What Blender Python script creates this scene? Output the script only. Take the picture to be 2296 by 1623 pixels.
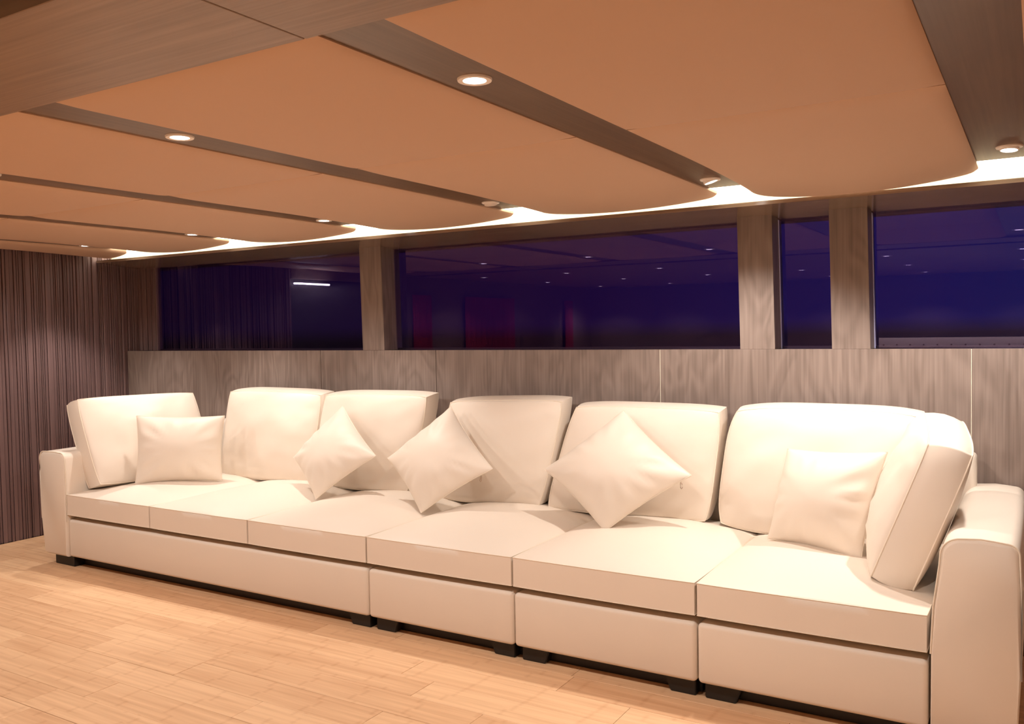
import bpy, bmesh, math, random
from mathutils import Vector, Matrix, noise
import numpy as np

C = bpy.context.scene.collection
for o in list(bpy.data.objects): bpy.data.objects.remove(o)
random.seed(7)
S = 1.45                                   # camera height above the floor in metres

# ------------------------------------------------------------------ camera
CX, CY = 1148.0, 811.5
VX = np.array([-2100.0 - CX, 793.0 - CY]); VY = np.array([2330.0 - CX, 715.0 - CY])
F = math.sqrt(-(VX @ VY))
ax = -np.array([VX[0], VX[1], F]); ax /= np.linalg.norm(ax)
ay = np.array([VY[0], VY[1], F]); ay /= np.linalg.norm(ay)
az = np.cross(ax, ay)
R = np.stack([ax, ay, az])                 # world = R @ camera (x right, y down, z forward)
cam = bpy.data.objects.new('camera', bpy.data.cameras.new('camera')); C.objects.link(cam)
m = Matrix.Identity(4)
for i in range(3):
    m[i][0] = R[i][0]; m[i][1] = -R[i][1]; m[i][2] = -R[i][2]
m[2][3] = S
cam.matrix_world = m
cam.data.sensor_fit = 'HORIZONTAL'; cam.data.sensor_width = 36; cam.data.lens = F / 2296 * 36
cam.data.clip_start = 0.02; cam.data.clip_end = 2000
sc = bpy.context.scene; sc.camera = cam
sc.view_settings.view_transform = 'Standard'; sc.view_settings.look = 'None'
sc.view_settings.gamma = 1; sc.view_settings.use_curve_mapping = False
sc.view_settings.exposure = 0.0

ROWS = dict(A=58.0, B=36.0, C=23.0, D=15.0, E=60.0)   # watts of the four downlight rows and the added row E
LIGHT_COL = (1.0, 0.93, 0.86)
LED_COL, LED_STR = (1.0, 0.93, 0.74), 5.5

def W(x, y, z): return Vector((x * S, y * S, (z + 1) * S))      # layout units -> metres
def ray(u, v): return R @ np.array([(u - CX) / F, (v - CY) / F, 1.0])
def at(u, v, y):                                                # photo direction met at a given depth
    d = ray(u, v); d = d * (y / d[1]); return W(*d)

# ------------------------------------------------------------------ night sky
w = bpy.data.worlds.new('night'); sc.world = w; w.use_nodes = True
nt = w.node_tree; bg = nt.nodes['Background']
tc = nt.nodes.new('ShaderNodeTexCoord'); sep = nt.nodes.new('ShaderNodeSeparateXYZ')
nt.links.new(tc.outputs['Generated'], sep.inputs[0])
rp = nt.nodes.new('ShaderNodeValToRGB'); nt.links.new(sep.outputs['X'], rp.inputs[0])
mr = nt.nodes.new('ShaderNodeMapRange'); mr.inputs['From Min'].default_value = -0.95; mr.inputs['From Max'].default_value = 0.25
nt.links.new(sep.outputs['X'], mr.inputs[0]); nt.links.new(mr.outputs[0], rp.inputs[0])
e = rp.color_ramp.elements
e[0].position = 0.0; e[0].color = (0.0008, 0.0003, 0.0018, 1)
e[1].position = 1.0; e[1].color = (0.007, 0.022, 0.110, 1)
k = e.new(0.42); k.color = (0.012, 0.0037, 0.038, 1)
k = e.new(0.72); k.color = (0.011, 0.010, 0.090, 1)
hz = nt.nodes.new('ShaderNodeMapRange'); hz.inputs['From Min'].default_value = -0.012; hz.inputs['From Max'].default_value = 0.004
hz.inputs['To Min'].default_value = 0.16; hz.inputs['To Max'].default_value = 1.0      # dark water below the horizon
nt.links.new(sep.outputs['Z'], hz.inputs[0]); nt.links.new(hz.outputs[0], bg.inputs[1])
nt.links.new(rp.outputs[0], bg.inputs[0])

# ------------------------------------------------------------------ materials
def mat(name):
    mt = bpy.data.materials.new(name); mt.use_nodes = True
    return mt, mt.node_tree, mt.node_tree.nodes['Principled BSDF']
def plain(name, col, rough=0.5, spec=0.5, metal=0.0, bump=0.0, bscale=200.0, var=0.0):
    mt, t, p = mat(name)
    p.inputs['Base Color'].default_value = (*col, 1); p.inputs['Roughness'].default_value = rough
    p.inputs['Specular IOR Level'].default_value = spec; p.inputs['Metallic'].default_value = metal
    tc = t.nodes.new('ShaderNodeTexCoord')
    if bump:
        n = t.nodes.new('ShaderNodeTexNoise'); n.inputs['Scale'].default_value = bscale; n.inputs['Detail'].default_value = 4
        t.links.new(tc.outputs['Object'], n.inputs[0])
        b = t.nodes.new('ShaderNodeBump'); b.inputs['Strength'].default_value = bump; b.inputs['Distance'].default_value = 0.002
        t.links.new(n.outputs[0], b.inputs['Height']); t.links.new(b.outputs[0], p.inputs['Normal'])
    if var:
        n2 = t.nodes.new('ShaderNodeTexNoise'); n2.inputs['Scale'].default_value = 3.0
        t.links.new(tc.outputs['Object'], n2.inputs[0])
        mx = t.nodes.new('ShaderNodeMix'); mx.data_type = 'RGBA'
        mx.inputs[6].default_value = (*[c * (1 - var) for c in col], 1); mx.inputs[7].default_value = (*[min(1, c * (1 + var)) for c in col], 1)
        t.links.new(n2.outputs[0], mx.inputs[0]); t.links.new(mx.outputs[2], p.inputs['Base Color'])
    return mt
def wood(name, dark, light, axis='Z', rough=0.45, fine=90.0, cath=1.0, rand=0.12, coat=0.0):
    mt, t, p = mat(name)
    tc = t.nodes.new('ShaderNodeTexCoord'); oi = t.nodes.new('ShaderNodeObjectInfo')
    off = t.nodes.new('ShaderNodeVectorMath'); off.operation = 'SCALE'; off.inputs[0].default_value = (13.1, 7.7, 5.3)
    t.links.new(oi.outputs['Random'], off.inputs['Scale'])
    add = t.nodes.new('ShaderNodeVectorMath'); add.operation = 'ADD'
    t.links.new(tc.outputs['Object'], add.inputs[0]); t.links.new(off.outputs[0], add.inputs[1])
    def stretched(sl, sc_):
        mp = t.nodes.new('ShaderNodeMapping')
        s = [sc_, sc_, sc_]; s['XYZ'.index(axis)] = sl
        mp.inputs['Scale'].default_value = s; t.links.new(add.outputs[0], mp.inputs[0]); return mp
    n1 = t.nodes.new('ShaderNodeTexNoise'); n1.inputs['Scale'].default_value = 1; n1.inputs['Detail'].default_value = 3
    t.links.new(stretched(fine * 0.02, fine).outputs[0], n1.inputs[0])
    n2 = t.nodes.new('ShaderNodeTexNoise'); n2.inputs['Scale'].default_value = 1; n2.inputs['Detail'].default_value = 2; n2.inputs['Distortion'].default_value = 0.6
    t.links.new(stretched(1.5, 5.5).outputs[0], n2.inputs[0])
    sn = t.nodes.new('ShaderNodeMath'); sn.operation = 'MULTIPLY'; sn.inputs[1].default_value = 42
    t.links.new(n2.outputs[0], sn.inputs[0])
    s2 = t.nodes.new('ShaderNodeMath'); s2.operation = 'SINE'; t.links.new(sn.outputs[0], s2.inputs[0])
    m1 = t.nodes.new('ShaderNodeMath'); m1.operation = 'MULTIPLY_ADD'; m1.inputs[1].default_value = 0.14 * cath
    t.links.new(s2.outputs[0], m1.inputs[0]); t.links.new(n1.outputs[0], m1.inputs[2])
    m2 = t.nodes.new('ShaderNodeMath'); m2.operation = 'MULTIPLY_ADD'; m2.inputs[1].default_value = rand; m2.inputs[2].default_value = -rand / 2
    t.links.new(oi.outputs['Random'], m2.inputs[0])
    m3 = t.nodes.new('ShaderNodeMath'); m3.operation = 'ADD'; t.links.new(m1.outputs[0], m3.inputs[0]); t.links.new(m2.outputs[0], m3.inputs[1])
    r = t.nodes.new('ShaderNodeValToRGB'); t.links.new(m3.outputs[0], r.inputs[0])
    r.color_ramp.elements[0].position = 0.25; r.color_ramp.elements[0].color = (*dark, 1)
    r.color_ramp.elements[1].position = 0.75; r.color_ramp.elements[1].color = (*light, 1)
    t.links.new(r.outputs[0], p.inputs['Base Color'])
    p.inputs['Roughness'].default_value = rough; p.inputs['Coat Weight'].default_value = coat; p.inputs['Coat Roughness'].default_value = 0.12
    b = t.nodes.new('ShaderNodeBump'); b.inputs['Strength'].default_value = 0.15; b.inputs['Distance'].default_value = 0.001
    t.links.new(n1.outputs[0], b.inputs['Height']); t.links.new(b.outputs[0], p.inputs['Normal'])
    return mt
def bamboo():
    mt, t, p = mat('bamboo_floor')
    tc = t.nodes.new('ShaderNodeTexCoord'); oi = t.nodes.new('ShaderNodeObjectInfo')
    off = t.nodes.new('ShaderNodeVectorMath'); off.operation = 'SCALE'; off.inputs[0].default_value = (17.3, 31.1, 3.3)
    t.links.new(oi.outputs['Random'], off.inputs['Scale'])
    add = t.nodes.new('ShaderNodeVectorMath'); add.operation = 'ADD'
    t.links.new(tc.outputs['Object'], add.inputs[0]); t.links.new(off.outputs[0], add.inputs[1])
    mp = t.nodes.new('ShaderNodeMapping'); mp.inputs['Scale'].default_value = (1.8, 42, 1); t.links.new(add.outputs[0], mp.inputs[0])
    n = t.nodes.new('ShaderNodeTexNoise'); n.inputs['Scale'].default_value = 1; n.inputs['Detail'].default_value = 3; t.links.new(mp.outputs[0], n.inputs[0])
    # bamboo nodes: short darker cross marks, shifted from lamella to lamella
    sp = t.nodes.new('ShaderNodeSeparateXYZ'); t.links.new(add.outputs[0], sp.inputs[0])
    lam = t.nodes.new('ShaderNodeMath'); lam.operation = 'MULTIPLY'; lam.inputs[1].default_value = 19.0; t.links.new(sp.outputs['Y'], lam.inputs[0])
    fl = t.nodes.new('ShaderNodeMath'); fl.operation = 'FLOOR'; t.links.new(lam.outputs[0], fl.inputs[0])
    wn = t.nodes.new('ShaderNodeTexWhiteNoise'); wn.noise_dimensions = '1D'; t.links.new(fl.outputs[0], wn.inputs['W'])
    sh = t.nodes.new('ShaderNodeMath'); sh.operation = 'MULTIPLY_ADD'; sh.inputs[1].default_value = 0.17
    t.links.new(wn.outputs['Value'], sh.inputs[0]); t.links.new(sp.outputs['X'], sh.inputs[2])
    dv = t.nodes.new('ShaderNodeMath'); dv.operation = 'MULTIPLY'; dv.inputs[1].default_value = 1 / 0.27; t.links.new(sh.outputs[0], dv.inputs[0])
    fr = t.nodes.new('ShaderNodeMath'); fr.operation = 'FRACT'; t.links.new(dv.outputs[0], fr.inputs[0])
    sb = t.nodes.new('ShaderNodeMath'); sb.operation = 'SUBTRACT'; sb.inputs[1].default_value = 0.5; t.links.new(fr.outputs[0], sb.inputs[0])
    ab = t.nodes.new('ShaderNodeMath'); ab.operation = 'ABSOLUTE'; t.links.new(sb.outputs[0], ab.inputs[0])
    nd = t.nodes.new('ShaderNodeMapRange'); nd.inputs['From Min'].default_value = 0.0; nd.inputs['From Max'].default_value = 0.055
    nd.inputs['To Min'].default_value = 0.17; nd.inputs['To Max'].default_value = 0.0; t.links.new(ab.outputs[0], nd.inputs[0])
    rn = t.nodes.new('ShaderNodeMath'); rn.operation = 'MULTIPLY_ADD'; rn.inputs[1].default_value = 0.30; t.links.new(oi.outputs['Random'], rn.inputs[0]); t.links.new(n.outputs[0], rn.inputs[2])
    su = t.nodes.new('ShaderNodeMath'); su.operation = 'SUBTRACT'; t.links.new(rn.outputs[0], su.inputs[0]); t.links.new(nd.outputs[0], su.inputs[1])
    r = t.nodes.new('ShaderNodeValToRGB'); t.links.new(su.outputs[0], r.inputs[0])
    r.color_ramp.elements[0].position = 0.22; r.color_ramp.elements[0].color = (0.60, 0.325, 0.17, 1)
    r.color_ramp.elements[1].position = 0.85; r.color_ramp.elements[1].color = (0.86, 0.56, 0.33, 1)
    t.links.new(r.outputs[0], p.inputs['Base Color']); p.inputs['Roughness'].default_value = 0.42
    p.inputs['Specular IOR Level'].default_value = 0.35
    return mt
def glass():
    mt = bpy.data.materials.new('window_glass'); mt.use_nodes = True; t = mt.node_tree
    t.nodes.clear(); out = t.nodes.new('ShaderNodeOutputMaterial')
    tr = t.nodes.new('ShaderNodeBsdfTransparent'); tr.inputs[0].default_value = (0.80, 0.74, 0.92, 1)
    gl = t.nodes.new('ShaderNodeBsdfGlossy'); gl.inputs['Roughness'].default_value = 0.0; gl.inputs[0].default_value = (0.80, 0.66, 1.0, 1)
    fr = t.nodes.new('ShaderNodeFresnel'); fr.inputs[0].default_value = 1.55
    ge = t.nodes.new('ShaderNodeNewGeometry'); bf = t.nodes.new('ShaderNodeMath'); bf.operation = 'MULTIPLY_ADD'
    bf.inputs[1].default_value = -1.9; bf.inputs[2].default_value = 1.9         # both faces of the pane, counted once at the front
    t.links.new(ge.outputs['Backfacing'], bf.inputs[0])
    ml = t.nodes.new('ShaderNodeMath'); ml.operation = 'MULTIPLY'; ml.use_clamp = True
    t.links.new(fr.outputs[0], ml.inputs[0]); t.links.new(bf.outputs[0], ml.inputs[1])
    mx = t.nodes.new('ShaderNodeMixShader'); t.links.new(ml.outputs[0], mx.inputs[0])
    t.links.new(tr.outputs[0], mx.inputs[1]); t.links.new(gl.outputs[0], mx.inputs[2]); t.links.new(mx.outputs[0], out.inputs[0])
    return mt
def emit(name, col, s):
    mt = bpy.data.materials.new(name); mt.use_nodes = True; t = mt.node_tree; t.nodes.clear()
    out = t.nodes.new('ShaderNodeOutputMaterial'); em = t.nodes.new('ShaderNodeEmission')
    em.inputs[0].default_value = (*col, 1); em.inputs[1].default_value = s; t.links.new(em.outputs[0], out.inputs[0]); return mt

M = dict(
    leather=plain('cream_leather', (0.81, 0.705, 0.60), 0.48, 0.4, bump=0.12, bscale=900, var=0.02),
    piping=plain('cream_piping', (0.82, 0.71, 0.58), 0.5, 0.4),
    seam=plain('brown_thread', (0.30, 0.18, 0.10), 0.7),
    pad=plain('beige_headliner', (0.585, 0.38, 0.26), 0.62, 0.3, bump=0.05, bscale=700),
    wall=wood('grey_brown_oak', (0.185, 0.135, 0.112), (0.285, 0.216, 0.183), 'Z', 0.42, cath=0.85, rand=0.06),
    beam=wood('beam_oak', (0.123, 0.074, 0.042), (0.178, 0.110, 0.064), 'Y', 0.33, cath=0.25, rand=0.05),
    soffit=wood('soffit_oak', (0.21, 0.132, 0.085), (0.31, 0.20, 0.132), 'X', 0.36, cath=0.25, rand=0.05),
    header=wood('gloss_header_oak', (0.15, 0.095, 0.062), (0.27, 0.18, 0.125), 'X', 0.22, cath=0.4, coat=0.6),
    slat=wood('slat_wood', (0.135, 0.078, 0.076), (0.22, 0.135, 0.128), 'Z', 0.5, cath=0.12, rand=0.2),
    dark=plain('dark_reveal', (0.020, 0.013, 0.010), 0.5),
    black=plain('black_foot', (0.012, 0.010, 0.009), 0.45),
    floor=bamboo(), glass=glass(),
    edge=plain('painted_edge_glint', (0.62, 0.64, 0.98), 0.08, 1.0),  # bright blue-white colour paints the glint along the pane edge
    ring=plain('white_lamp_trim', (0.93, 0.86, 0.80), 0.4),
    lens=emit('lamp_lens', (1.0, 0.97, 0.93), 14.0), off_lens=plain('unlit_lens', (0.72, 0.58, 0.52), 0.25),
    led=emit('led_strip_light', LED_COL, LED_STR), tube=emit('tube_lamp', (1.0, 0.96, 0.9), 40.0),
    cove=plain('cove_paint', (0.80, 0.74, 0.60), 0.6),
    metal=plain('zip_metal', (0.45, 0.30, 0.22), 0.3, metal=1.0),
    red=plain('red_light_stand_in', (0.33, 0.02, 0.035), 0.8), plank_gap=plain('floor_bed', (0.22, 0.11, 0.05), 0.7),
    wallplain=plain('plain_dark_panel', (0.19, 0.13, 0.10), 0.5),
)

# ------------------------------------------------------------------ mesh helpers
def link(name, me, material, parent=None, smooth=True):
    o = bpy.data.objects.new(name, me); C.objects.link(o)
    me.materials.clear(); me.materials.append(material)
    if smooth:
        for p in me.polygons: p.use_smooth = True
    if parent: o.parent = parent; o.matrix_parent_inverse = Matrix.Translation(-parent.location)
    return o
def obj(name, bm, material, parent=None, smooth=False, angle=None):
    me = bpy.data.meshes.new(name); bmesh.ops.recalc_face_normals(bm, faces=bm.faces); bm.to_mesh(me); bm.free()
    o = link(name, me, material, parent, smooth)
    if angle: 
        try: me.set_sharp_from_angle(angle=math.radians(angle))
        except Exception: pass
    return o
def box(x0, x1, y0, y1, z0, z1, bevel=0.0, seg=2, bm=None):
    bm = bm or bmesh.new(); r = bmesh.ops.create_cube(bm, size=1.0)
    a, b = W(x0, y0, z0), W(x1, y1, z1)
    for v in r['verts']:
        v.co = Vector([(a[i] + b[i]) / 2 + v.co[i] * (b[i] - a[i]) for i in range(3)])
    if bevel:
        bmesh.ops.bevel(bm, geom=list({e for v in r['verts'] for e in v.link_edges}), offset=bevel * S, segments=seg, affect='EDGES', profile=0.5)
    return bm
def empty(name, loc, label=None, cat=None, group=None, kind=None):
    o = bpy.data.objects.new(name, None); C.objects.link(o); o.location = loc; o.empty_display_size = 0.1
    tag(o, label, cat, group, kind); return o
def tag(o, label=None, cat=None, group=None, kind=None):
    for k_, v in (('label', label), ('category', cat), ('group', group), ('kind', kind)):
        if v: o[k_] = v
    return o
def tube(pts, r, closed=False, n=6, bm=None):
    bm = bm or bmesh.new(); pts = [Vector(p) for p in pts]; N = len(pts); rings = []
    for i, p in enumerate(pts):
        a = pts[(i - 1) % N] if (closed or i > 0) else p; b = pts[(i + 1) % N] if (closed or i < N - 1) else p
        d = (b - a); d = d.normalized() if d.length > 1e-9 else Vector((1, 0, 0))
        u = d.cross(Vector((0, 0, 1))); u = u.normalized() if u.length > 1e-3 else Vector((1, 0, 0)); v = d.cross(u).normalized()
        rings.append([bm.verts.new(p + (u * math.cos(2 * math.pi * j / n) + v * math.sin(2 * math.pi * j / n)) * r) for j in range(n)])
    for i in range(N if closed else N - 1):
        A, B = rings[i], rings[(i + 1) % N]
        for j in range(n):
            try: bm.faces.new((A[j], A[(j + 1) % n], B[(j + 1) % n], B[j]))
            except ValueError: pass
    return bm
def lathe(profile, n=32, bm=None):
    bm = bm or bmesh.new(); rings = []
    for r, z in profile:
        rings.append([bm.verts.new((r * math.cos(2 * math.pi * j / n), r * math.sin(2 * math.pi * j / n), z)) for j in range(n)] if r > 1e-6 else [bm.verts.new((0, 0, z))])
    for A, B in zip(rings, rings[1:]):
        for j in range(n):
            f = [A[j % len(A)], A[(j + 1) % len(A)], B[(j + 1) % len(B)], B[j % len(B)]]
            f = list(dict.fromkeys(f))
            if len(f) > 2: bm.faces.new(f)
    return bm

# ================================================================== SETTING
XL, XR = -4.29, 0.95
YF, YB = -2.6, 3.017
ZPAD, ZBEAM = 0.424, 0.437
# ---- floor: every bamboo plank is a piece
floor = empty('floor', W(0, 0, -1), 'orange bamboo plank floor', kind='structure')
obj('floor_bed', box(XL, XR, YF, 3.2, -1.06, -1.0025), M['plank_gap'], floor)
row, PW = 0, 0.1105
y = 1.973 - PW * 11
nplank = 0
while y < 2.95:
    x = XL + 0.0 - random.uniform(0, 0.5)
    while x < XR:
        L = random.uniform(0.42, 0.95); x1 = min(x + L, XR); x0 = max(x, XL)
        if x1 - x0 > 0.02:
            g = 0.0005
            b = box(x0 + g, x1 - g, y + g, y + PW - g, -1.002, -1.0 + random.uniform(-0.0003, 0.0003), 0.0007, 1)
            obj('plank', b, M['floor'], floor); nplank += 1
        x += L
    y += PW
obj('floor_field', box(XL, XR, YF, 1.973 - PW * 11 - 0.001, -1.002, -1.0), M['floor'], floor)
# ---- left wall: irregular vertical slats, with a doorway nearer the viewer
wl = empty('wall_left', W(XL, 2.5, -1), 'dark purple-brown wall of narrow vertical slats', kind='structure')
obj('backing', box(XL - 0.06, XL - 0.014, 1.95, 3.14, -1, 0.46), M['dark'], wl)
y = 1.955
widths = [0.010, 0.014, 0.020, 0.012, 0.026, 0.009, 0.017]
while y < 3.12:
    wd = random.choice(widths) * random.uniform(0.9, 1.15); dp = random.choice((0.0, -0.004, -0.007, 0.002, -0.002))
    obj('slat', box(XL - 0.016, XL + dp, y + 0.0012, y + wd - 0.0012, -1, 0.44, 0.0018, 1), M['slat'], wl); y += wd
obj('lintel', box(XL - 0.06, XL, 1.0, 1.95, 0.36, 0.46), M['wallplain'], wl)
obj('near_wall', box(XL - 0.06, XL, YF, 1.05, -1, 0.46), M['wallplain'], wl)
tag(obj('door_1', box(XL - 0.05, XL - 0.03, 1.05, 1.95, -1, 0.36), M['dark']), 'dark doorway in the slatted wall, outside the frame', kind='structure')
# ---- right and opposite walls (outside the frame, they close the cabin)
tag(obj('wall_right', box(XR, XR + 0.05, YF, 3.2, -1, 0.5), M['wallplain']), 'plain brown right wall', kind='structure')
wf = tag(obj('wall_front', box(XL, XR, YF - 0.05, YF, -1, 0.5), M['wallplain']), 'opposite cabin wall', kind='structure')
for y0, y1 in ((0.41, 0.66), (-0.92, -0.07), (-2.12, -1.94)):      # added red panels, standing in for red light mirrored in the windows
    bm = bmesh.new(); n = 40; cols = []
    for i in range(n + 1):
        yy = y0 + (y1 - y0) * i / n; dx = 0.02 + 0.010 * math.sin(i * 1.6)
        cols.append([bm.verts.new(W(XL + dx, yy, z)) for z in (-0.97, 0.28)])
    for a, b in zip(cols, cols[1:]): bm.faces.new((a[0], b[0], b[1], a[1]))
    obj('red_glow_panel', bm, M['red'], wl, True)
# ---- back wall: veneer panels, sill, posts
wb = empty('wall_back', W(-2, YB, -1), 'grey-brown wood veneer wall below the windows', kind='structure')
seams = [XL + 0.002, -2.86, -2.2, -1.188, -0.177, XR]
ZS = -0.0875
obj('wall_core', box(XL, XR, YB + 0.012, YB + 0.16, -1, ZS - 0.004), M['dark'], wb)
for a, b in zip(seams, seams[1:]):
    obj('panel', box(a + 0.0012, b - 0.0012, YB, YB + 0.015, -1, ZS, 0.0008, 1), M['wall'], wb)
for sx in (-1.188, -0.177): obj('seam_strip', box(sx - 0.0009, sx + 0.0009, YB - 0.0003, YB + 0.01, -1, ZS - 0.0005), M['cove'], wb)
obj('sill', box(XL, XR, YB + 0.0152, 3.13, ZS - 0.012, ZS - 0.001), M['header'], wb)
YG = 3.108
posts = [(-2.605, -2.481), (-0.892, -0.772), (-0.586, -0.467)]
for a, b in posts:
    bm = box(a, b, YB + 0.002, YG + 0.04, ZS, 0.375, 0.0008, 1)
    for v in bm.verts:                              # the side of the hull leans a little
        f_ = (v.co.z / S - 1 - ZS) / 0.46; v.co.x -= 0.009 * S * f_
    obj('post', bm, M['wall'], wb)
y = XL
while y < -4.135:                                   # slatted return beside the first window
    wd = random.choice(widths)
    obj('slat', box(y + 0.001, y + wd - 0.001, YG - 0.012 + random.uniform(-.003, .003), YG + 0.02, ZS, 0.375, 0.0016, 1), M['slat'], wb); y += wd
XW1 = y
# ---- header (lip of the light cove); its underside rises towards the room
bm = bmesh.new()
prof = [(2.853, 0.384), (2.853, 0.3965), (2.868, 0.3965), (2.95, 0.392), (3.20, 0.392), (3.20, 0.356)]
A_ = [bm.verts.new(W(XL, *p)) for p in prof]; B_ = [bm.verts.new(W(XR, *p)) for p in prof]
for i in range(len(prof)): bm.faces.new((A_[i], A_[(i + 1) % len(prof)], B_[(i + 1) % len(prof)], B_[i]))
bm.faces.new(A_); bm.faces.new(B_)
tag(obj('trim_1', bm, M['header']), 'glossy brown header board under the cove light', kind='structure')
# ---- windows
wins = [(XW1, posts[0][0]), (posts[0][1], posts[1][0]), (posts[1][1], posts[2][0]), (posts[2][1], XR)]
wlab = ['long black window at the left, beside the slatted wall', 'longest dark purple window in the middle', 'narrow dark window between the two right posts', 'navy blue window at the right end']
for i, (a, b) in enumerate(wins):
    g = tag(obj('window_%d' % (i + 1), box(a - 0.012, b + 0.004, YG, YG + 0.006, ZS - 0.004, 0.385), M['glass']), wlab[i], kind='structure')
    obj('gasket', box(a - 0.011, b, YG + 0.0062, YG + 0.03, ZS - 0.004, ZS + 0.008), M['dark'], g)
    if i > 1:  # thin pale strip imitating a glint beside the post
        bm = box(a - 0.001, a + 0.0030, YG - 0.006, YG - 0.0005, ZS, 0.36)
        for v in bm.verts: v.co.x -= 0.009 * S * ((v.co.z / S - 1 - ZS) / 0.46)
        obj('edge_glint', bm, M['edge'], g)
# ---- ceiling
ce = empty('ceiling', W(-2, 1.5, 0.5), 'padded beige ceiling with wood beams', kind='structure')
obj('deck', box(XL - 0.06, XR + 0.05, YF - 0.05, 3.25, 0.46, 0.52), M['dark'], ce)
beams = [(-3.95, 0.125), (-3.18, 0.125), (-2.405, 0.125), (-1.63, 0.125), (-0.848, 0.125), (-0.0865, 0.127), (0.69, 0.125)]
Y0, YC, Y1, YL = 0.955, 1.81, 2.846, 2.745
for x, wd in beams:
    obj('beam', box(x - wd / 2 - 0.03, x + wd / 2 + 0.03, Y0 - 0.02, YL, ZBEAM, 0.4595), M['beam'], ce)
def pad(x0, x1, y0, y1, rear, droop):
    bm = bmesh.new(); nu, nv = 36, 26; G = []
    for j in range(nv + 1):
        v = math.sin((2 * j / nv - 1) * math.pi / 2); row_ = []
        for i in range(nu + 1):
            u = math.sin((2 * i / nu - 1) * math.pi / 2)
            xx = (x0 + x1) / 2 + u * (x1 - x0) / 2; yy = (y0 + y1) / 2 + v * (y1 - y0) / 2
            if rear and v > 0: yy -= (0.06 * abs(u) ** 9 if u < 0 else 0.012 * u ** 30) * v ** 6
            z = 0.4345 - 0.0085 * (1 - u ** 24) * (1 - (v ** 24 if (v < 0 or not rear) else 0)) - 0.008 * (1 - u * u) * (1 - v ** 4)
            if rear:
                s = max(0.0, (v + 0.3) / 1.3); z -= s * s * (0.004 + droop[0] * (1 - u * u) + droop[1] * (1 - u) / 2)
            row_.append(bm.verts.new(W(xx, yy, z)))
        G.append(row_)
    for j in range(nv):
        for i in range(nu): bm.faces.new((G[j][i], G[j][i + 1], G[j + 1][i + 1], G[j + 1][i]))
    ring = [G[0][i] for i in range(nu)] + [G[j][nu] for j in range(nv)] + [G[nv][i] for i in range(nu, 0, -1)] + [G[j][0] for j in range(nv, 0, -1)]
    top = [bm.verts.new((v.co.x, v.co.y, W(0, 0, 0.446).z)) for v in ring]
    for i in range(len(ring)): bm.faces.new((ring[i], ring[(i + 1) % len(ring)], top[(i + 1) % len(ring)], top[i]))
    obj('ceiling_pad', bm, M['pad'], ce, True, 50)
edges = [XL + 0.004] + [v for x, wd in beams for v in (x - wd / 2, x + wd / 2)] + [XR]
bays = [(edges[i], edges[i + 1]) for i in range(0, len(edges), 2)]
for i, (a, b) in enumerate(bays):
    pad(a, b, Y0 + 0.002, YC - 0.003, False, 0)
    pad(a, b, YC + 0.003, Y1, True, {5: (0.023, 0.011)}.get(i, (0.0175, 0.004)))
for a, b in ((XL, -2.405), (-2.403, -0.9200), (-0.9175, 0.69), (0.692, XR)):     # front cross panels with dark joints
    obj('cross_panel', box(a, b, 0.668, Y0, 0.4265, 0.4595, 0.001, 1), M['soffit'], ce)
obj('far_ceiling', box(XL, XR, YF, 0.56, 0.4265, 0.4595), M['soffit'], ce)
obj('cove_back', box(XL, XR, 2.94, 2.955, 0.3925, 0.4595), M['cove'], ce)
obj('cove_wall', box(XL, XR, 2.956, 3.20, 0.3925, 0.4595), M['dark'], ce)
led = tag(obj('led_strip', box(XL + 0.003, XR - 0.01, YL + 0.002, 2.938, 0.4385, 0.4455), M['led']), 'glowing white cove light strip along the ceiling edge above the windows', 'light strip')

# ================================================================== DOWNLIGHTS
def downlight(x, y, z, row_, on, label, group, tilt=0.0, grp_power=None, cone=125, blend=0.75, aim=0.0, roll=0.10):
    t = empty('downlight', W(x, y, z), label, 'ceiling light', group)
    r = 0.031 * S
    bm = lathe([(r * 0.63, 0.006), (r * 0.64, -0.002), (r * 0.68, -0.004), (r * 0.96, -0.0045), (r, -0.001), (r, 0.002)])
    o = obj('trim_ring', bm, M['ring'], None, True, 40); o.parent = t
    bm = lathe([(0, -0.003), (r * 0.60, -0.003), (r * 0.625, -0.0005), (r * 0.625, 0.008)])
    if tilt:
        bm2 = lathe([(r * 0.70, 0.012), (r * 0.715, -0.012), (r * 0.62, -0.014), (r * 0.60, -0.010)], bm=bmesh.new())
        g = obj('eyeball', bm2, M['ring'], None, True, 40); g.parent = t; g.rotation_euler = (tilt, roll, 0)
        bm.free(); bm = lathe([(0, -0.0095), (r * 0.60, -0.010), (r * 0.60, -0.006)])
    o = obj('lens', bm, M['lens'] if on else M['off_lens'], None, True, 40); o.parent = t
    if tilt: o.rotation_euler = (tilt, roll, 0)
    if on:
        l = bpy.data.lights.new('spot', 'SPOT'); l.energy = ROWS[row_] * (grp_power or 1.0); l.color = LIGHT_COL
        l.spot_size = math.radians(cone); l.spot_blend = blend; l.shadow_soft_size = 0.028
        lo = bpy.data.objects.new('bulb_light', l); C.objects.link(lo); lo.parent = t; lo['label'] = 'light of the lamp'; lo.location = (0, 0, -0.035)
        lo.rotation_euler = (aim, 0, 0)
    return t
bx = [-0.0865, -0.848, -1.63, -2.405, -3.18, -3.95]
names = ['right-hand edge of the photo', 'second', 'third', 'fourth', 'fifth', 'sixth']
labA = ['recessed tilting downlight cut by the right edge, beside the cove light',
        'recessed tilting downlight above the two right window posts, on the wide beam',
        'unlit recessed downlight above the middle window, its lens dull pink',
        'small glowing downlight at the cove above the first window post',
        'small glowing downlight above the left window, second nearest the slatted wall',
        'farthest small glowing downlight, nearest the slatted wall']
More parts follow.
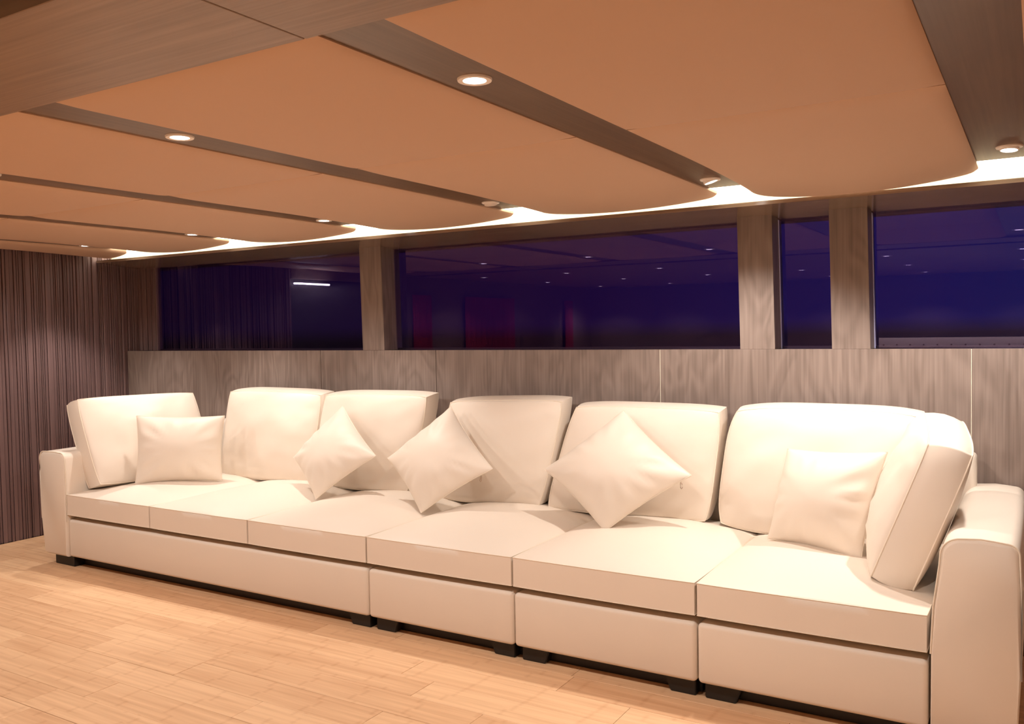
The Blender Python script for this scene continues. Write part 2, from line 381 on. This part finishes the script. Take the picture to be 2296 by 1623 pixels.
pw = [1.25, 1.0, 1, 0.85, 0.95, 0.75]
for i, x in enumerate(bx):
    downlight(x + (0.02 if i == 0 else 0.0), 2.575 if i else 2.56, ZBEAM - 0.001, 'A', i != 2, labA[i], 'downlights beside the cove', (-0.10, 0.10, 0.30, 0, 0, 0)[i], pw[i], 112 if i < 2 else 90, 0.55, 0.16 if i < 2 else 0.0, (0.05, -0.28, 0.1, 0, 0, 0)[i])
labB = ['recessed downlight of the near row on the rightmost beam, outside the frame', 'largest glowing downlight, top centre on the widest visible beam',
        'glowing downlight at upper left on the second beam from the viewer', 'downlight at the very left edge of the ceiling on the third beam',
        'near-row downlight on the fifth beam, left of the frame', 'near-row downlight on the sixth beam, left of the frame']
for i, x in enumerate(bx):
    downlight(x, 1.295, ZBEAM - 0.001, 'B', True, labB[i], 'downlights of the near row', 0.0, 1.0 if i < 3 else 0.85, 164, 0.15)
ORD = ['first', 'second', 'third', 'fourth', 'fifth', 'sixth']
for r_, y_, nm in (('C', 0.1, 'over the viewer'), ('D', -1.0, 'behind the viewer'), ('E', -2.15, 'added to light the opposite bench')):  # row E is an extra row added to brighten the bench
    for i, x in enumerate(bx):
        downlight(x, y_, 0.4255, r_, True, 'mirrored round downlight of the row %s, %s from the right' % (nm, ORD[i]), 'downlights seen only in the window reflections', 0.0, 1.3 if i < 3 else 1.0)
o = tag(obj('tube_lamp', box(XL + 0.002, XL + 0.02, 1.60, 1.935, 0.322, 0.332, 0.003, 2), M['tube']), 'slim white tube lamp over the doorway, mirrored in the left window', 'lamp')

# ================================================================== SOFA
def box_cushion(P, depth, bf, bb, bow=0.03, nu=26, nv=20, gb=0.06, seed=0, wr=0.0, hp=0.55):
    """Upholstered cushion: P = bl, br, tr, tl of the front seam; depth = vector to the rear seam."""
    bl, br, tr, tl = P; nrm = (br - bl).cross(tl - bl).normalized()
    if nrm.dot(depth) > 0: nrm = -nrm
    bm = bmesh.new(); F_, B_ = [], []
    size = ((br - bl).length + (tl - bl).length) / 2
    for j in range(nv + 1):
        v = math.sin((2 * j / nv - 1) * math.pi / 2 * 0.98) / math.sin(math.pi / 2 * 0.98); fr, bk = [], []
        for i in range(nu + 1):
            u = math.sin((2 * i / nu - 1) * math.pi / 2 * 0.98) / math.sin(math.pi / 2 * 0.98)
            uu = u * (1 - bow * v ** 4); vv = v * (1 - bow * u ** 4)
            a, b = (uu + 1) / 2, (vv + 1) / 2
            p = bl * (1 - a) * (1 - b) + br * a * (1 - b) + tr * a * b + tl * (1 - a) * b
            h = ((1 - u * u) * (1 - v * v)); h = h ** hp if h > 0 else 0
            nz = noise.noise(Vector((u * 1.7 + seed * 5.1, v * 1.7, seed * 2.3)))
            wk = 0.0
            if wr:
                c = abs(u) ** 2.2 + abs(v) ** 2.2
                wk = wr * noise.noise(Vector((u * 3 + seed * 9, v * 9 - abs(u) * 3, seed))) * min(1, h * 2.2)
            fr.append(bm.verts.new(p + nrm * (h * bf * (1 + 0.25 * nz) + wk)))
            bk.append(bm.verts.new(p + depth - nrm * h * bb))
        F_.append(fr); B_.append(bk)
    for j in range(nv):
        for i in range(nu):
            bm.faces.new((F_[j][i], F_[j][i + 1], F_[j + 1][i + 1], F_[j + 1][i]))
            bm.faces.new((B_[j][i], B_[j + 1][i], B_[j + 1][i + 1], B_[j][i + 1]))
    def ring(G): return [G[0][i] for i in range(nu)] + [G[j][nu] for j in range(nv)] + [G[nv][i] for i in range(nu, 0, -1)] + [G[j][0] for j in range(nv, 0, -1)]
    rf, rb = ring(F_), ring(B_); ctr = (bl + br + tr + tl) / 4; mids = []
    dl = depth.length
    for f in (0.25, 0.5, 0.75):
        rr = []
        for a, b in zip(rf, rb):
            out = a.co - ctr; out -= nrm * out.dot(nrm); out.normalize()
            rr.append(bm.verts.new(a.co.lerp(b.co, f) + out * gb * dl * math.sin(math.pi * f)))
        mids.append(rr)
    seq = [rf] + mids + [rb]; N = len(rf)
    for A, B in zip(seq, seq[1:]):
        for i in range(N): bm.faces.new((A[i], B[i], B[(i + 1) % N], A[(i + 1) % N]))
    return bm, [v.co.copy() for v in rf], [v.co.copy() for v in rb]
def cushion_obj(name, P, depth, bf, bb, parent=None, bow=0.03, gb=0.06, seed=0, wr=0.0, pipe_back=False, mat_='leather', pr=0.0022, hp=0.55):
    bm, rf, rb = box_cushion(P, depth, bf, bb, bow, gb=gb, seed=seed, wr=wr, hp=hp)
    if parent is None:
        o = empty(name, sum(P, Vector()) / 4 + depth / 2)
        obj('cover', bm, M[mat_], o, True, 62); pp = o
    else:
        o = obj(name, bm, M[mat_], parent, True, 62); pp = o
    def pipe(loop, nm):
        b = tube(loop, pr * S, True, 6)
        me = bpy.data.meshes.new(nm); b.to_mesh(me); b.free()
        q = link(nm, me, M['piping'], None, True); q.parent = pp
        q.matrix_parent_inverse = Matrix.Translation(-pp.location) if parent is None else Matrix.Identity(4)
    pipe(rf, 'piping')
    if pipe_back: pipe(rb, 'piping')
    return o

YS = 2.205                                             # front of the seats
ZE, ZU = -0.684, -0.770                                # upper and lower seam of the seat cushions
def seat(parent, x0, x1, seed):
    g = 0.0015
    P = [W(x0 + g, YS, ZE), W(x1 - g, YS, ZE), W(x1 - g, 2.93, ZE + 0.004), W(x0 + g, 2.93, ZE + 0.004)]
    o = cushion_obj('seat_cushion', P, W(0, 0, ZU - ZE) - W(0, 0, 0), 0.040 * S, 0.004, parent, bow=0.008, gb=0.0, seed=seed, pipe_back=True, pr=0.0014, hp=0.75)
    return o
def base(parent, x0, x1):
    bm = box(x0 + 0.002, x1 - 0.002, YS + 0.006, 2.93, -0.954, -0.792, 0.012, 4)
    return obj('base', bm, M['leather'], parent, True, 40)
def foot(parent, x0, x1, y0, y1, slant):
    bm = bmesh.new(); a = bmesh.ops.create_cube(bm, size=1)['verts']
    for v in a:
        top = v.co.z > 0; xx = x0 if v.co.x < 0 else x1
        if slant > 0 and v.co.x > 0 and not top: xx -= 0.018
        if slant < 0 and v.co.x < 0 and not top: xx += 0.018
        v.co = W(xx, y0 if v.co.y < 0 else y1, -0.953 if top else -1.0)
    bmesh.ops.bevel(bm, geom=bm.edges[:], offset=0.003, segments=2, affect='EDGES')
    return obj('foot', bm, M['black'], parent)
def back_frame(parent, x0, x1):
    return obj('back_frame', box(x0 + 0.002, x1 - 0.002, 2.932, 3.008, -0.954, -0.40 if x1 > -0.3 else -0.425, 0.016, 4), M['leather'], parent, True, 40)
def arm(parent, prof, y0, y1, name='armrest'):
    """prof: outline (x, z) in order; extruded along the depth with a softened front edge."""
    bm = bmesh.new(); n = len(prof); cx_ = sum(p[0] for p in prof) / n; cz = sum(p[1] for p in prof) / n
    secs = []
    for yy, sh in ((y0, 0.010), (y0 + 0.003, 0.004), (y0 + 0.010, 0.0), (y0 + 0.2, -0.002), ((y0 + y1) / 2, -0.003), (y1 - 0.2, -0.002), (y1 - 0.01, 0), (y1, 0.006)):
        ring_ = []
        for x, z in prof:
            d = Vector((x - cx_, 0, z - cz)); L = d.length; d = d * ((L - sh) / L)
            ring_.append(bm.verts.new(W(cx_ + d.x, yy, cz + d.z)))
        secs.append(ring_)
    for A, B in zip(secs, secs[1:]):
        for i in range(n): bm.faces.new((A[i], A[(i + 1) % n], B[(i + 1) % n], B[i]))
    bm.faces.new(secs[0]); bm.faces.new(secs[-1])
    o = obj(name, bm, M['leather'], parent, True, 35)
    zmin = min(p[1] for p in prof)
    pts = [W(x, y0 + 0.004, z) + (Vector((x - cx_, 0, z - cz)).normalized() * 0.001) for x, z in prof if z > zmin + 0.005]
    b = tube(pts, 0.0024 * S, False, 6); me = bpy.data.meshes.new('piping'); b.to_mesh(me); b.free()
    q = link('piping', me, M['piping'], None, True); q.parent = o
    return o
def arc(cx_, cz, r, a0, a1, n=7): return [(cx_ + r * math.cos(math.radians(a0 + (a1 - a0) * i / n)), cz + r * math.sin(math.radians(a0 + (a1 - a0) * i / n))) for i in range(n + 1)]
bd = [-3.592, -3.035, -2.476, -1.912, -1.346, -0.777, -0.2165]
units = [(bd[0], bd[3], 'long three-seat cream leather sofa section with the left armrest, beside the slatted wall', 3),
         (bd[3], bd[4], 'single armless cream leather sofa section right of the three-seater', 1),
         (bd[4], bd[5], 'single armless cream leather sofa section left of the right-armed one', 1),
         (bd[5], bd[6], 'single cream leather sofa section with the right armrest in the foreground', 1)]
sd = 0
for ui, (x0, x1, lab, ns) in enumerate(units):
    t = empty('sofa_section', W((x0 + x1) / 2, 2.6, -1), lab, 'sofa', 'sections of the long cream sofa')
    base(t, x0 - (0 if ui else 0.0), x1); back_frame(t, x0, x1 if ui < 3 else x1 + 0.06)
    for q in range(ns):
        a = x0 + (x1 - x0) * q / ns if ns == 1 else bd[q]; b = x1 if ns == 1 else bd[q + 1]
        sd += 1; seat(t, a, b, sd)
    fl_ = x0 + 0.015; fr_ = x1 - 0.012
    if ui == 0:
        prof = [(-3.752, -0.955), (-3.772, -0.80), (-3.776, -0.60)] + arc(-3.742, -0.538, 0.034, 180, 90) + [(-3.70, -0.503), (-3.66, -0.503)] + arc(-3.620, -0.535, 0.030, 90, 10) + [(-3.588, -0.60), (-3.590, -0.80), (-3.594, -0.955)]
        arm(t, prof, YS - 0.004, 3.0); foot(t, -3.715, -3.575, 2.225, 2.33, 0)
        foot(t, fr_ - 0.1, fr_, 2.236, 2.33, -1)
    elif ui == 3:
        prof = [(-0.2125, -0.955), (-0.2115, -0.77), (-0.206, -0.66), (-0.193, -0.56)] + arc(-0.148, -0.540, 0.044, 165, 90) + [(-0.11, -0.493), (-0.075, -0.496)] + arc(-0.058, -0.522, 0.024, 80, 0) + [(-0.030, -0.60), (-0.030, -0.80), (-0.038, -0.955)]
        arm(t, prof, YS - 0.004, 3.0); foot(t, fl_, fl_ + 0.1, 2.236, 2.33, 1); foot(t, -0.18, -0.06, 2.236, 2.33, 0)
    else:
        foot(t, fl_, fl_ + 0.095, 2.236, 2.33, 1); foot(t, fr_ - 0.09, fr_, 2.236, 2.33, -1)
    obj('plinth', box(x0 + 0.004, x1 - 0.004, 2.268, 2.84, -0.999, -0.9545), M['black'], t)
    foot(t, fl_, fl_ + 0.09, 2.85, 2.93, 0); foot(t, fr_ - 0.09, fr_, 2.85, 2.93, 0)

# ---- loose back cushions
DB = Vector((0, 0.088 * S, 0.012 * S))
def back_cushion(px, label, seed, dep=DB, bf=0.045, bb=0.004, bow=0.042, **kw):
    P = [at(*p) for p in px]
    o = cushion_obj('back_cushion', P, dep, bf * S, bb * S, None, bow=bow, seed=seed, wr=0.010, **kw)
    tag(o, label, 'cushion', 'back cushions of the sofa'); return o
back_cushion([(494, 1068, 2.785), (692, 1084, 2.79), (724, 882, 2.845), (514, 874, 2.845)], 'cream back cushion, second from the slatted wall, right of the small square pillow', 2)
back_cushion([(700, 1087, 2.785), (915, 1109, 2.785), (962, 886, 2.83), (728, 882, 2.845)], 'cream back cushion behind the leftmost diamond pillow, its right side seam showing', 3)
back_cushion([(985, 1120, 2.78), (1212, 1138, 2.775), (1266, 896, 2.83), (1006, 898, 2.845)], 'cream back cushion between the two larger diamond pillows, in softer light', 4)
back_cushion([(1222, 1140, 2.785), (1588, 1174, 2.785), (1620, 920, 2.845), (1288, 908, 2.845)], 'cream back cushion directly behind the rightmost diamond pillow', 5)
back_cushion([(1603, 1180, 2.785), (1975, 1234, 2.79), (2088, 926, 2.865), (1640, 911, 2.845)], 'widest cream back cushion in the right corner, brightly lit', 6, bow=0.075)
# corner cushions leaning on the two arms
PA = [W(-3.455, 2.272, -0.645), W(-3.32, 2.77, -0.645), W(-3.468, 2.79, -0.278), W(-3.622, 2.285, -0.275)]
o = cushion_obj('back_cushion', PA, Vector((-0.112, 0.020, -0.030)) * S, 0.045 * S, 0.002 * S, None, bow=0.03, seed=11, wr=0.010, pipe_back=True)
tag(o, 'cream back cushion leaning on the left armrest', 'cushion', 'back cushions of the sofa')
nb, nt_ = at(1945, 1310, 2.33), at(2088, 986, 2.36)
fb, ft = W(-0.385, 2.78, -0.652), W(-0.288, 2.80, -0.250)
o = cushion_obj('back_cushion', [fb, nb, nt_, ft], Vector((0.098, 0.0, -0.022)) * S, 0.066 * S, 0.03 * S, None, bow=0.085, seed=12, wr=0.010, pipe_back=True, gb=0.12)
tag(o, 'cream back cushion standing edge-on against the right armrest', 'cushion', 'back cushions of the sofa')

# ---- throw pillows
def pillow(px, T, label, seed, nrm=None, zipper=None):
    P = [at(*p) for p in px]; bl, br, tr, tl = P
    n_ = (br - bl).cross(tl - bl) + (tr - tl).cross(tr - br); n_.normalize()
    if n_.y > 0: n_ = -n_
    t = empty('throw_pillow', sum(P, Vector()) / 4, label, 'pillow', 'small throw pillows')
    bm = bmesh.new(); nu = nv = 34; Fg, Bg = [], []
    for j in range(nv + 1):
        v = math.sin((2 * j / nv - 1) * math.pi / 2 * 0.97) / math.sin(math.pi / 2 * 0.97); fr, bk = [], []
        for i in range(nu + 1):
            u = math.sin((2 * i / nu - 1) * math.pi / 2 * 0.97) / math.sin(math.pi / 2 * 0.97)
            c = 0.055
            uu = u * (1 - c * (1 - v * v)); vv = v * (1 - c * (1 - u * u))
            a, b = (uu + 1) / 2, (vv + 1) / 2
            p = bl * (1 - a) * (1 - b) + br * a * (1 - b) + tr * a * b + tl * (1 - a) * b
            h = (1 - u * u) * (1 - v * v); h = h ** 0.62 if h > 0 else 0
            ed = max(abs(u), abs(v))
            wk = noise.noise(Vector((u * 2.6 + seed * 3.7, v * 2.6, seed * 1.3))) * 0.004 * h ** 0.5
            ang = math.atan2(v, u); rad = math.hypot(u, v)
            wk += 0.011 * math.sin(ang * 14 + seed * 2 + 2 * noise.noise(Vector((ang * 2, seed, 0)))) * max(0, 1 - abs(rad - 0.85) / 0.45) * min(1, h * 3) * (0.4 + 0.6 * noise.noise(Vector((ang * 1.5, 3, seed))))
            if ed > 0.9999: q = bm.verts.new(p); fr.append(q); bk.append(q); continue
            fr.append(bm.verts.new(p + n_ * (h * T * S * 0.60 + wk))); bk.append(bm.verts.new(p - n_ * (h * T * S * 0.40)))
        Fg.append(fr); Bg.append(bk)
    for j in range(nv):
        for i in range(nu):
            bm.faces.new((Fg[j][i], Fg[j][i + 1], Fg[j + 1][i + 1], Fg[j + 1][i]))
            bm.faces.new((Bg[j][i], Bg[j + 1][i], Bg[j + 1][i + 1], Bg[j][i + 1]))
    rim = [Fg[0][i].co.copy() for i in range(nu)] + [Fg[j][nu].co.copy() for j in range(nv)] + [Fg[nv][i].co.copy() for i in range(nu, 0, -1)] + [Fg[j][0].co.copy() for j in range(nv, 0, -1)]
    obj('cover', bm, M['leather'], t, True, 120)
    b = tube(rim, 0.0016 * S, True, 5); me = bpy.data.meshes.new('seam'); b.to_mesh(me); b.free(); link('seam', me, M['piping'], t)
    if zipper:
        a, b_ = zipper; p = at(*a) ; q = at(*b_)
        d = (q - p); s_ = Vector((0.0035, 0, 0)); loop = [p, p + d * 0.3 - s_, p + d * 0.85 - s_ * 1.2, q, p + d * 0.85 + s_ * 1.2, p + d * 0.3 + s_]
        bz = tube(loop, 0.0016, True, 6); me = bpy.data.meshes.new('zipper_pull'); bz.to_mesh(me); bz.free()
        z = link('zipper_pull', me, M['metal'], t); z['label'] = 'small metal zipper pull'
    return t
pillow([(303, 1086, 2.375), (498, 1076, 2.63), (504, 932, 2.665), (306, 932, 2.42)], 0.12, 'small square cream pillow leaning on the left corner cushion', 1)
pillow([(708, 1119, 2.545), (843, 1022, 2.63), (768, 909, 2.755), (658, 1025, 2.64)], 0.125, 'leftmost diamond-turned cream pillow, brightly lit', 2)
pillow([(944, 1150, 2.53), (1105, 1051, 2.60), (1011, 911, 2.75), (869, 1027, 2.62)], 0.125, 'middle diamond-turned cream pillow with a pale zipper pull', 3, zipper=((1079, 1066, 2.6), (1077, 1080, 2.6)))
pillow([(1356, 1192, 2.55), (1550, 1066, 2.63), (1398, 919, 2.765), (1220, 1052, 2.63)], 0.13, 'rightmost and largest diamond-turned cream pillow with a zipper pull', 4, zipper=((1527, 1080, 2.62), (1528, 1096, 2.62)))
pillow([(1721, 1207, 2.66), (1930, 1261, 2.53), (1990, 1013, 2.58), (1766, 1006, 2.73)], 0.135, 'square cream pillow leaning in the right corner beside the edge-on cushion', 5)

# ---- buttoned bench along the opposite wall: seen only as a reflection in the right window
t = empty('buttoned_bench', W(-0.8, YF + 0.3, -1), 'cream buttoned bench on the opposite side, mirrored in the right window', 'bench')
obj('bench_seat', box(-1.4, 0.6, YF + 0.05, YF + 0.45, -0.95, -0.68, 0.02, 3), M['leather'], t, True, 40)
obj('bench_back', box(-1.4, 0.6, YF + 0.05, YF + 0.14, -0.68, -0.15, 0.02, 3), M['leather'], t, True, 40)
bmesh_btn = None
for i in range(17):
    bm = bmesh.new(); bmesh.ops.create_uvsphere(bm, u_segments=10, v_segments=6, radius=0.012)
    for v in bm.verts: v.co = Vector((v.co.x, v.co.y * 0.5, v.co.z)) + W(-1.34 + i * 0.112, YF + 0.142, -0.215)
    obj('button', bm, M['seam'], t, True)
